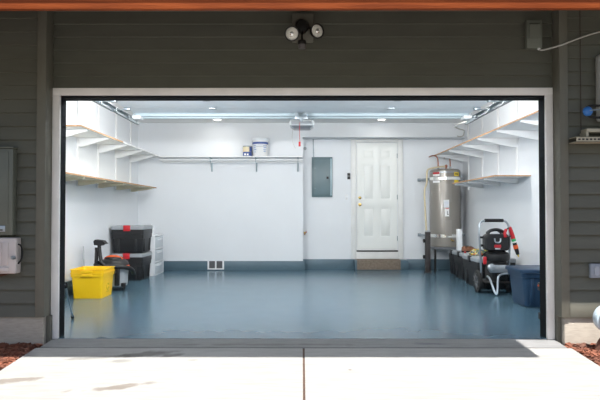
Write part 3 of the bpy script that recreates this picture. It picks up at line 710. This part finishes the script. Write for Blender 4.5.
# white drawer cart
t = thing('drawer_unit', (-2.73,10.53,0), 'white plastic three-drawer unit behind the stacked black totes', 'drawer unit')
X0,X1,Y0,Y1,HT = -2.90,-2.53,10.20,10.86,.70
m = MB(); m.box(X0,X1,Y0,Y1,HT-.02,HT,.006)
for z0 in (0,.225,.45): m.box(X0,X1,Y0,Y1,z0,z0+.018,.003)
for x in (X0,X1-.03):
    for y in (Y0,Y1-.03): m.box(x,x+.03,y,y+.03,0,HT-.01,.004)
m.box(X0,X1-.03,Y0+.004,Y0+.010,.01,HT-.01); m.box(X0+.004,X0+.010,Y0,Y1,.01,HT-.01)
m.build('drawer_frame', clearw_m, t)
for z0 in (.022,.247,.472):
    m = MB(); m.box(X0+.02,X1-.004,Y0+.035,Y1-.035,z0,z0+.185,.008); d = m.build('drawer', drawer_m, t, 'translucent grey drawer')
    m = MB(); m.box(X1-.004,X1+.014,Y0+.20,Y1-.20,z0+.13,z0+.155,.005); m.build('drawer_pull', clearw_m, d)
t = thing('white_jug', (-2.66,10.45,HT), 'small white plastic jug standing on the white drawer unit', 'jug')
m = MB(); m.loft([(HT+.001,.09,.09,.02),(HT+.10,.10,.10,.03),(HT+.15,.07,.07,.03),(HT+.17,.035,.035,.016),(HT+.19,.035,.035,.016)], -2.65, 10.42); m.build('jug_body', clearw_m, t)
MB().tube([(-2.62,10.40,HT+.16),(-2.58,10.38,HT+.15),(-2.58,10.38,HT+.09),(-2.60,10.39,HT+.07)], .009, 8, 2).build('jug_handle', clearw_m, t)

# ------------------------------------------------------------------ shop vacuum
vx, vy = -2.665, 8.42
t = thing('shop_vacuum', (vx,vy,0), 'grey and black shop vacuum with orange rim behind the yellow crates', 'vacuum cleaner')
MB().lathe([(.17,.06),(.185,.07),(.20,.30),(.205,.31),(.205,.32)], (vx,vy,0), n=32).build('tank', vacgrey, t, 'light grey tank')
MB().lathe([(.206,.32),(.214,.322),(.214,.345),(.205,.35)], (vx,vy,0), n=32).build('rim', orange_m, t, 'orange rim')
MB().lathe([(.20,.35),(.205,.36),(.19,.40),(.15,.43),(.13,.435),(.12,.46),(0,.47)], (vx,vy,0), n=32).build('motor_head', plast_bk, t)
MB().tube([(vx-.12,vy-.03,.44),(vx-.06,vy-.04,.475),(vx+.06,vy-.04,.475),(vx+.13,vy-.03,.43)], .018, 10, 2).build('carry_handle', orange_m, t, 'orange handle')
for a in (-.9,.6,2.2,3.8):
    cxx, cyy = vx+.20*math.sin(a+.4), vy-.20*math.cos(a+.4)
    m = MB(); m.box(cxx-.03,cxx+.03,cyy-.03,cyy+.03,.055,.11,.01); m.tube([(cxx,cyy,.10),(cxx,cyy,.04)], .012)
    f = m.build('foot', plast_bk, t)
    MB().lathe([(.036,-.014),(.040,-.008),(.040,.008),(.036,.014)], (cxx,cyy,.041), (1,.3,0), 18).build('caster', rubber_m, f)
MB().box(vx+.08,vx+.145,vy-.245,vy-.19,.08,.36,.012).build('wand_clip', plast_bk, t)
MB().tube([(vx-.19,vy-.10,.40),(vx-.22,vy-.16,.36),(vx-.12,vy-.26,.335),(vx+.05,vy-.27,.35),(vx+.20,vy-.20,.34),(vx+.28,vy-.08,.30),(vx+.25,vy+.10,.22)], .030, 12, 2).build('hose', plast_bk, t)
MB().tube([(vx-.10,vy-.29,.42),(vx-.03,vy-.28,.36),(vx+.10,vy-.27,.26)], .024, 12, 1).build('hose_end', plast_bk, t)
# wands standing up
MB().tube([(vx-.23,vy-.10,.06),(vx-.225,vy-.06,.59)], .026, 12).tube([(vx-.226,vy-.06,.57),(vx-.225,vy-.06,.60)], .029, 12).build('wand', plast_bk, t)
MB().tube([(vx-.12,vy-.16,.36),(vx-.155,vy-.13,.50),(vx-.175,vy-.12,.65)], .025, 12).build('wand', plast_bk, t)
m = MB(); m.prism([(vx-.225,.64),(vx-.235,.69),(vx-.215,.715),(vx-.11,.70),(vx-.065,.655),(vx-.115,.645),(vx-.13,.63)], 'y', vy-.18, vy-.05); m.build('floor_nozzle', plast_bk, t)
tag(MB().tube([(-3.02,8.25,0.0),(-3.055,8.30,.62)], .006, 8).build('thin_rod', vacgrey), 'thin grey rod leaning on the left wall behind the yellow crates', 'rod')
# prop rod near the left jamb
t = thing('prop_rod', (-2.37,6.15,0), 'thin silver rod with black ends leaning inside the left jamb', 'rod')
P0, P1 = Vector((-2.36,6.12,.012)), Vector((-2.225,5.58,.42))
MB().tube([P0,P1], .008, 10).build('rod', alu_m, t)
MB().tube([P0+Vector((0,0,-.002)),P0.lerp(P1,.05)], .016, 10).build('rubber_tip', rubber_m, t)
MB().tube([P1.lerp(P0,.06),P1], .022, 10).build('clamp', rubber_m, t)

# ------------------------------------------------------------------ pressure washer
wx_, wy_ = 2.60, 7.98
t = thing('pressure_washer', (wx_,wy_,0), 'black pressure washer with silver tube frame against the right wall', 'pressure washer')
xl, xr = 2.40, 2.80
fr = MB().tube([(xl+.045,8.12,.16),(xl+.03,8.06,.30),(xl,8.02,.60),(xl-.01,8.02,.82),(xl-.0,8.035,.93),(xl+.03,8.045,.975),(xl+.09,8.045,.985),(xr-.10,8.045,.985),(xr-.04,8.045,.975),(xr-.01,8.035,.93),(xr+.01,8.02,.80),(xr,8.02,.60),(xr,8.06,.28),(xr,8.12,.16)], .0145, 12, 2)
fr.build('handle_frame', alu_m, t)
MB().tube([(xl+.075,8.045,.986),(xr-.075,8.045,.986)], .023, 14).build('foam_grip', foam_m, t)
m = MB().tube([(xl+.09,8.00,.235),(xl+.10,7.92,.22),(xl+.13,7.82,.05),(xl+.145,7.795,.016),(xl+.16,7.80,.03),(xl+.18,7.84,.18),(xl+.19,7.86,.25),(xl+.25,7.86,.285),(xl+.40,7.87,.285),(xl+.46,7.9,.28),(xl+.46,8.1,.25)], .0145, 12, 2); m.build('front_foot', alu_m, t)
B(xl+.04,xr-.02,7.90,8.28,.15,.175,.006).build('base_plate', rubber_m, t)
for x in (xl+.005, xr+.035):
    m = MB().lathe([(.03,-.026),(.125,-.026),(.148,-.020),(.150,0),(.148,.020),(.125,.026),(.03,.026)], (x,8.14,.151), (1,0,0), 32); wh = m.build('wheel', rubber_m, t)
    m = MB().lathe([(.02,-.034),(.035,-.030),(.085,-.028),(.095,-.024),(.095,.024),(.085,.028),(.035,.030),(.02,.034)], (x,8.14,.151), (1,0,0), 24); m.build('hub', mat('hub_grey',(.07,.075,.08),.5), wh)
    m = MB()
    for i in range(10):
        a = 2*PI*i/10; m.tube([(x-.030,8.14+.03*math.cos(a),.151+.03*math.sin(a)),(x-.028,8.14+.115*math.cos(a),.151+.115*math.sin(a))], .006, 6)
    m.build('spokes', MATS['hub_grey'], wh)
MB().tube([(xl-.03,8.14,.151),(xr+.05,8.14,.151)], .009, 8).build('axle', steel_m, t)
# control / tank panel
m = MB()
def rs(sc, y): return [(wx_+p[0]*sc, y, .695+p[1]*sc) for p in rrect(.33,.22,.05,5)]
m.rings([rs(.9,7.90), rs(1,7.915), rs(1,8.02), rs(.92,8.04)])
m.prism([(wx_-.19,.635),(wx_+.19,.635),(wx_+.19,.665),(wx_-.19,.665)], 'y', 7.985, 8.03); m.prism([(wx_-.205,.745),(wx_+.19,.745),(wx_+.19,.772),(wx_-.205,.772)], 'y', 7.985, 8.03)
pn = m.build('front_panel', plast_bk, t)
MB().tube([(wx_-.12,7.95,.78),(wx_-.10,7.95,.845),(wx_-.03,7.95,.865),(wx_+.05,7.95,.86),(wx_+.11,7.95,.82),(wx_+.14,7.95,.76)], .022, 12, 2).build('arched_handle', plast_bk, pn)
MB().tube([(wx_-.04,7.897,.75),(wx_-.035,7.895,.700),(wx_+.0,7.893,.693),(wx_+.035,7.895,.700),(wx_+.04,7.897,.75)], .010, 8, 1).build('silver_clip', alu_m, pn, 'silver U-shaped clip')
B(wx_-.045,wx_+.045,7.893,7.902,.625,.665,.003).build('red_label', red_m, pn, 'red label')
B(wx_-.035,wx_+.035,7.893,7.902,.604,.620,.002).build('grey_label', vacgrey, pn, 'grey strip')
# dark coil of hose on top
m = MB()
P=[]
for i in range(60):
    a = i*.45; P.append((wx_+.005+(.10)*math.cos(a), 8.07+.05*math.sin(a)*.6, .80+.055*math.sin(a)+.0))
m.tube(P, .012, 8); m.build('coiled_hose', rubber_m, t)
# engine
en = MB().lathe([(.10,0),(.16,.01),(.17,.04),(.165,.09),(.13,.12),(.05,.135),(0,.137)], (wx_+.03,8.03,.44), n=32).build('engine_cover', plast_bk, t)
m = MB().lathe([(.09,0),(.095,.004),(.095,.018),(.06,.022)], (wx_+.03,8.03,.575), n=24); m.build('recoil_starter', MATS['hub_grey'], en)
m = MB(); m.loft([(.178,.24,.24,.03),(.30,.26,.26,.04),(.44,.22,.24,.05)], wx_+.04, 8.07); m.build('engine_block', mat('engine_dark',(.03,.03,.032),.5,.3), t)
m = MB(); m.loft([(.295,.27,.09,.03),(.33,.30,.11,.03),(.37,.26,.10,.04),(.395,.16,.08,.03)], wx_+.04, 7.93); m.lathe([(.035,0),(.045,.02),(.045,.07),(.02,.08)], (wx_-.10,7.91,.36), (0,-1,.2), 18); m.build('pump', mat('cast_aluminium',(.36,.39,.42),.35,.6), t, 'silver cast pump')
B(wx_+.0,wx_+.14,7.90,8.02,.19,.27,.01).build('air_filter_box', plast_bk, t)
B(xl+.03,xl+.07,7.95,7.99,.40,.50,.008).build('red_cap', red_m, t, 'red part')
m = MB(); m.tube([(wx_-.16,8.06,.50),(wx_-.12,7.98,.58),(wx_+.05,7.94,.60),(wx_+.16,7.98,.55)], .009, 8, 2); m.build('fuel_line', rubber_m, t)

# spray gun with coloured tips hanging on the right upright
t = thing('spray_gun', (2.80,7.92,.45), 'red spray gun with green and orange collars hanging right of the pressure washer', 'spray gun')
MB().tube([(2.705,7.90,.765),(2.695,7.90,.82),(2.715,7.90,.872)], .020, 10, 1).build('grip', red_m, t)
MB().tube([(2.715,7.90,.865),(2.745,7.91,.885),(2.775,7.92,.885)], .010, 8, 1).tube([(2.705,7.90,.775),(2.745,7.90,.765),(2.80,7.91,.79)], .009, 8, 1).build('trigger_guard', plast_bk, t)
MB().tube([(2.765,7.92,.895),(2.775,7.92,.88),(2.805,7.92,.79),(2.815,7.92,.745)], [.022,.030], 12, 1).build('gun_body', red_m, t)
q = lambda a: Vector((2.815,7.92,.745)).lerp(Vector((2.885,7.92,.50)), a)
for a, b_, rr_, nm, mm_, lb_ in ((0,.14,.030,'collar',green_m,'green collar'),(.14,.22,.026,'collar',wlabel_m,'white collar'),(.22,.34,.028,'collar',plast_bk,None),(.34,.54,.032,'collar',orange_m,'orange collar')):
    MB().tube([q(a),q(b_)], rr_, 12).build(nm, mm_, t, lb_)
MB().tube([q(.54),q(.86)], [.030,.022], 12).build('barrel', plast_bk, t)
MB().tube([q(.86),q(1)], [.014,.006], 10).build('nozzle_tip', ylabel_m, t, 'yellow tip')

# items on the totes
def shoe(x, y, z, rz, label):
    t = thing('shoe', (x,y,z), label, 'shoe', 'brown shoes on the tote', rz)
    L = .29
    secs = [(-.145,.045,.085),(-.12,.068,.098),(-.07,.07,.090),(-.02,.068,.085),(.03,.078,.068),(.08,.088,.048),(.12,.080,.040),(.145,.045,.028)]
    m = MB(); rg = []
    for xx, w_, h_ in secs:
        rg.append([(xx, w_/2*math.cos(a)*(1 if math.sin(a)<.3 else .72), .022+ (h_-.022)*max(0,math.sin(a))) for a in [2*PI*i/14 for i in range(14)]])
    m.rings(rg); o = m.build('upper', leather); o.parent = t
    m = MB(); rg=[]
    for zz in (.0,.024):
        top=[]
        P=[(-.150,.0),(-.14,.032),(-.06,.037),(.0,.036),(.07,.047),(.12,.040),(.152,.0),(.12,-.040),(.07,-.047),(.0,-.036),(-.06,-.037),(-.14,-.032)]
        rg.append([(p[0],p[1],zz) for p in P])
    m.rings(rg); o = m.build('sole', rubber_m); o.parent = t
    m = MB(); m.lathe([(.036,0),(.033,.004),(.02,.006),(0,.004)], (-.075,0,.088), (-.15,0,1), 14); o = m.build('opening', ink_m); o.parent = t
    m = MB()
    for i in range(4): m.tube([(.0+.018*i,-.028,.082-.010*i),(.005+.018*i,0,.090-.010*i),(.0+.018*i,.028,.082-.010*i)], .003, 6, 1)
    o = m.build('laces', leather); o.parent = t
    return t
zt = .4475
shoe(2.74, 9.66, zt, .05, 'brown leather shoe on a black tote, nearer of the pair')
shoe(2.80, 9.86, zt, .30, 'brown leather shoe on a black tote, farther of the pair')
t = thing('slim_white_box', (2.87,10.35,.43), 'slim white upright box standing on the farthest right tote', 'box')
B(2.715,2.795,10.36,10.46,.432,.80,.006).build('box_body', clearw_m, t)
B(2.713,2.7155,10.38,10.44,.47,.77).build('side_label', shelf_m, t)
def crumple(cx, cy, cz, rx, ry, rz_, seed, name, m_, label, cat):
    random.seed(seed); m = MB(); m.ball((0,0,0), 1, u=36, v=20)
    ph = [random.uniform(0,6) for _ in range(8)]
    for v in m.bm.verts:
        c = v.co.copy()
        f = 1+.16*math.sin(5*c.x+ph[0])*math.cos(4*c.y+ph[1])+.13*math.sin(9*c.y+ph[2]+3*c.z)+.10*math.sin(13*c.x+ph[3])*math.sin(8*c.z+ph[4])
        c = c*f
        v.co = Vector((cx+c.x*rx, cy+c.y*ry, cz+max(c.z,-.15)*rz_+.15*rz_))
    return tag(m.build(name, m_), label, cat)
crumple(2.67, 8.98, .4485, .14,.12,.075, 3, 'crumpled_cloth', pattern_m, 'crumpled green, yellow and cream patterned cloth on a black tote', 'cloth')
tag(MB().lathe([(.016,0),(.018,.004),(.016,.022),(0,.026)], (2.60,9.47,.4465), n=14).build('red_cap', red_m), 'tiny red cap on the tote below the brown shoes', 'cap')

# ------------------------------------------------------------------ facade fittings
t = thing('flood_light', (.01,SD-.02,2.66), 'dark twin-head motion flood light above the garage opening', 'flood light')
B(-.085,.10,SD-.045,SD-.008,2.58,2.83,.004).build('mounting_block', corner_m, t)
MB().lathe([(.060,0),(.064,-.03),(.050,-.06),(.02,-.066),(0,-.066)], (.0,SD-.045,2.71), (0,1,0), 24).build('canopy', bronze_m, t)
for cx0, cz0, dx, dz_ in ((-.082,2.618,-.16,-.28),(.120,2.637,.50,-.10)):
    d = Vector((dx,-1,dz_)).normalized(); c = Vector((cx0,5.02,cz0))
    m = MB().tube([(0,SD-.08,2.705),(cx0*.5,SD-.10,2.70),tuple(c-d*.05)], .012, 8, 1).lathe([(.0,-.075),(.024,-.07),(.032,-.04),(.056,-.005),(.063,.02),(.063,.03),(.056,.03),(.052,.012)], tuple(c), tuple(d), 28)
    h_ = m.build('lamp_head', bronze_m, t)
    MB().lathe([(.052,.004),(.054,.018),(.040,.024),(.022,.026),(0,.027)], tuple(c), tuple(d), 28).build('bulb_lens', lens_m, h_, 'pale frosted lens')
    MB().lathe([(.0,.026),(.018,.029),(.013,.033),(0,.034)], tuple(c), tuple(d), 16).build('bulb_centre', chrome_m, h_)
m = MB().tube([(0,SD-.09,2.70),(.0,SD-.11,2.63),(0,5.03,2.565)], .009, 8, 1); m.lathe([(.030,0),(.036,.006),(.036,.030),(.030,.036),(0,.036)], (0,5.02,2.525), (0,0,1), 22); sn = m.build('motion_sensor', bronze_m, t)
MB().lathe([(.030,-.034),(.033,-.010),(.033,0),(.0,0)], (0,5.02,2.525), (0,0,1), 22).build('sensor_lens', mat('sensor_grey',(.12,.11,.11),.3), sn)

t = thing('junction_box', (2.0,SD,2.5), 'grey utility box mounted high right of the garage opening', 'utility box')
B(1.948,2.082,SD-.07,SD-.012,2.52,2.765,.006).build('box_body', box_m, t)
m = MB(); m.prism([(SD-.07,2.60),(SD-.082,2.60),(SD-.086,2.72),(SD-.07,2.735)], 'x', 1.965, 2.055); m.build('raised_cover', box_m, t)
MB().lathe([(.012,0),(.014,.008),(.008,.016),(0,.016)], (2.055,SD-.06,2.52), (0,0,-1), 12).build('cable_gland', wlabel_m, t)
tag(MB().tube([(2.055,SD-.06,2.515),(2.065,SD-.08,2.495),(2.10,SD-.09,2.50),(2.20,5.01,2.515),(2.30,5.01,2.555),(2.42,5.015,2.60),(2.56,5.02,2.64),(2.75,5.02,2.66),(3.2,5.02,2.665)], .007, 8, 2).build('utility_cable', cable_m), 'grey cable running from the utility box to the right over the corner board', 'cable')
tag(MB().tube([(2.37,SW-.02,2.9),(2.37,SW-.02,1.80)], .0035, 6).build('thin_cord', mat('dark_cord',(.05,.035,.03),.7)), 'thin dark cord hanging straight down the right siding', 'cord')

t = thing('meter_box', (2.62,SW,1.85), 'pale grey meter box cut by the right edge of the photo', 'utility box')
m = MB(); m.box(2.49,2.80,4.92,SW-.012,1.86,2.43,.03,4); m.build('box_body', mat('pale_grey_enamel',(.42,.43,.42),.4), t)
B(2.52,2.775,4.912,4.92,1.89,2.39,.003).build('box_cover', MATS['pale_grey_enamel'], t)
t = thing('round_blue_cap', (2.37,4.95,1.90), 'bright blue round cap on a black strap beside the pale meter box', 'cap')
MB().lathe([(.030,0),(.040,-.01),(.040,-.03),(.030,-.045),(.012,-.052),(0,-.053)], (2.365,4.93,1.935), (-.25,1,0), 22).build('cap', skyblue, t)
MB().tube([(2.36,4.91,1.965),(2.40,4.92,1.985),(2.50,4.93,1.985)], .010, 8, 1).tube([(2.37,4.91,1.90),(2.41,4.92,1.885),(2.50,4.93,1.885)], .010, 8, 1).build('strap', rubber_m, t)
MB().tube([(2.37,4.88,1.937),(2.40,4.88,1.94),(2.50,4.915,1.95)], .004, 6).build('pin', steel_m, t)
t = thing('metal_wall_shelf', (2.6,SW,1.70), 'beige slotted metal shelf on the right siding below the meter box', 'shelf')
B(2.37,3.0,4.93,SW-.014,1.765,1.795,.003).build('shelf_top', beige_m, t)
m = MB(); m.box(2.27,3.0,4.90,4.904,1.68,1.725); m.box(2.27,3.0,4.90,SW-.014,1.721,1.725); m.box(2.27,3.0,4.90,SW-.014,1.68,1.684)
sr = m.build('slotted_rail', beige_m, t)
m = MB()
for i in range(22): m.box(2.285+i*.032,2.303+i*.032,4.897,4.8995,1.695,1.708)
m.build('slots', ink_m, sr, 'row of dark slots')
B(2.36,2.38,4.92,SW-.014,1.72,1.765).build('spacer', beige_m, t)
t = thing('outlet_cover', (2.5,SW,.60), 'blue-grey double outlet cover on the right siding', 'outlet')
m = MB(); m.box(2.425,2.60,5.00,SW-.012,.545,.665,.006); m.build('cover', outlet_m, t)
for x in (2.455,2.505): 
    m = MB(); m.rings([[(x+.021+p[0],y,.605+p[1]) for p in rrect(.042,.078,.018,4)] for y in (5.0,4.992)]); m.build('receptacle', mat('outlet_pale',(.36,.39,.44),.45), t)
t = thing('gas_meter', (2.47,4.85,0), 'round pale blue-grey meter on a rusty pipe at the far right edge', 'meter')
MB().lathe([(.09,.05),(.112,.04),(.118,.0),(.112,-.03),(.095,-.04),(.090,-.034),(.03,-.034),(.0,-.036)], (2.485,4.83,.235), (0,1,0), 32).build('meter_body', canister, t)
MB().lathe([(.094,-.036),(.100,-.044),(.090,-.044),(.088,-.036)], (2.485,4.83,.235), (0,1,0), 32).build('rim', steel_m, t)
MB().tube([(2.47,4.85,.13),(2.46,4.85,.08),(2.42,4.86,.02),(2.405,4.86,-.05)], .026, 12, 2).build('pipe', rust_m, t, 'rusty brown pipe')
crumple(2.34, 4.965, -.035, .075,.05,.035, 9, 'bark_clump', rust_m, 'dark clump of bark against the right foundation', 'bark')

# left wall boxes
t = thing('electrical_cabinet', (-2.7,SW,.90), 'tall olive-grey utility cabinet on the left siding', 'utility box')
m = MB(); m.box(-2.95,-2.425,4.96,SW-.012,.905,1.635,.012); m.build('cabinet_body', box_m, t)
m = MB(); m.box(-2.96,-2.418,4.95,SW-.012,1.636,1.648,.004); m.build('rain_lip', box_m, t)
B(-2.93,-2.46,4.954,4.9595,.93,1.61,.002).build('cover', box_m, t)
lb = B(-2.56,-2.480,4.948,4.9535,.935,.985,.001).build('rating_plate', alu_m, t, 'silver plate'); B(-2.53,-2.50,4.946,4.948,.945,.955).build('print', ink_m, lb)
t = thing('vented_cover_box', (-2.6,SW,.59), 'chalky white ridged box below the olive utility cabinet', 'utility box')
m = MB(); m.box(-2.98,-2.384,4.94,SW-.012,.585,.885,.012,3); m.build('box_body', pink_m, t)
m = MB()
for i in range(9): m.box(-2.955+i*.058,-2.91+i*.058,4.932,4.94,.66,.845,.002)
m.build('ridged_panel', pink_m, t)
B(-2.96,-2.44,4.925,4.94,.605,.64,.005).build('bottom_lip', pink_m, t)
m = MB().lathe([(.017,0),(.017,-.02),(.010,-.03),(0,-.03)], (-2.40,4.94,.72), (0,1,0), 14); m.build('latch', steel_m, t, 'grey metal latch')
MB().tube([(-2.384,4.98,.83),(-2.36,4.98,.82),(-2.345,4.98,.76),(-2.355,4.98,.70),(-2.384,4.98,.665)], .007, 8, 2).build('side_cable', rubber_m, t)
MB().tube([(-2.62,4.99,.588),(-2.60,4.99,.55),(-2.52,4.99,.57),(-2.46,4.99,.588)], .009, 8, 2).build('lower_cable', rust_m, t)

# ------------------------------------------------------------------ light
sun = bpy.data.lights.new('sun','SUN'); sun.energy = 10.3; sun.angle = math.radians(.53); sun.color = (1,.965,.91)
so = bpy.data.objects.new('sun', sun); COL.objects.link(so)
so.rotation_euler = Vector((-.067,.364,-1)).to_track_quat('-Z','Y').to_euler()
w = bpy.data.worlds.new('world'); S.world = w; w.use_nodes = True
nt = w.node_tree; bg = nt.nodes['Background']
sk = nt.nodes.new('ShaderNodeTexSky'); sk.sky_type = 'NISHITA'; sk.sun_disc = False; sk.sun_elevation = math.radians(68); sk.sun_rotation = math.radians(190); sk.air_density = 1.0; sk.dust_density = 2.0
nt.links.new(sk.outputs[0], bg.inputs['Color']); bg.inputs['Strength'].default_value = .13
S.view_settings.view_transform = 'Standard'; S.view_settings.look = 'None'; S.view_settings.gamma = 1; S.view_settings.use_curve_mapping = False
S.view_settings.exposure = 0.14
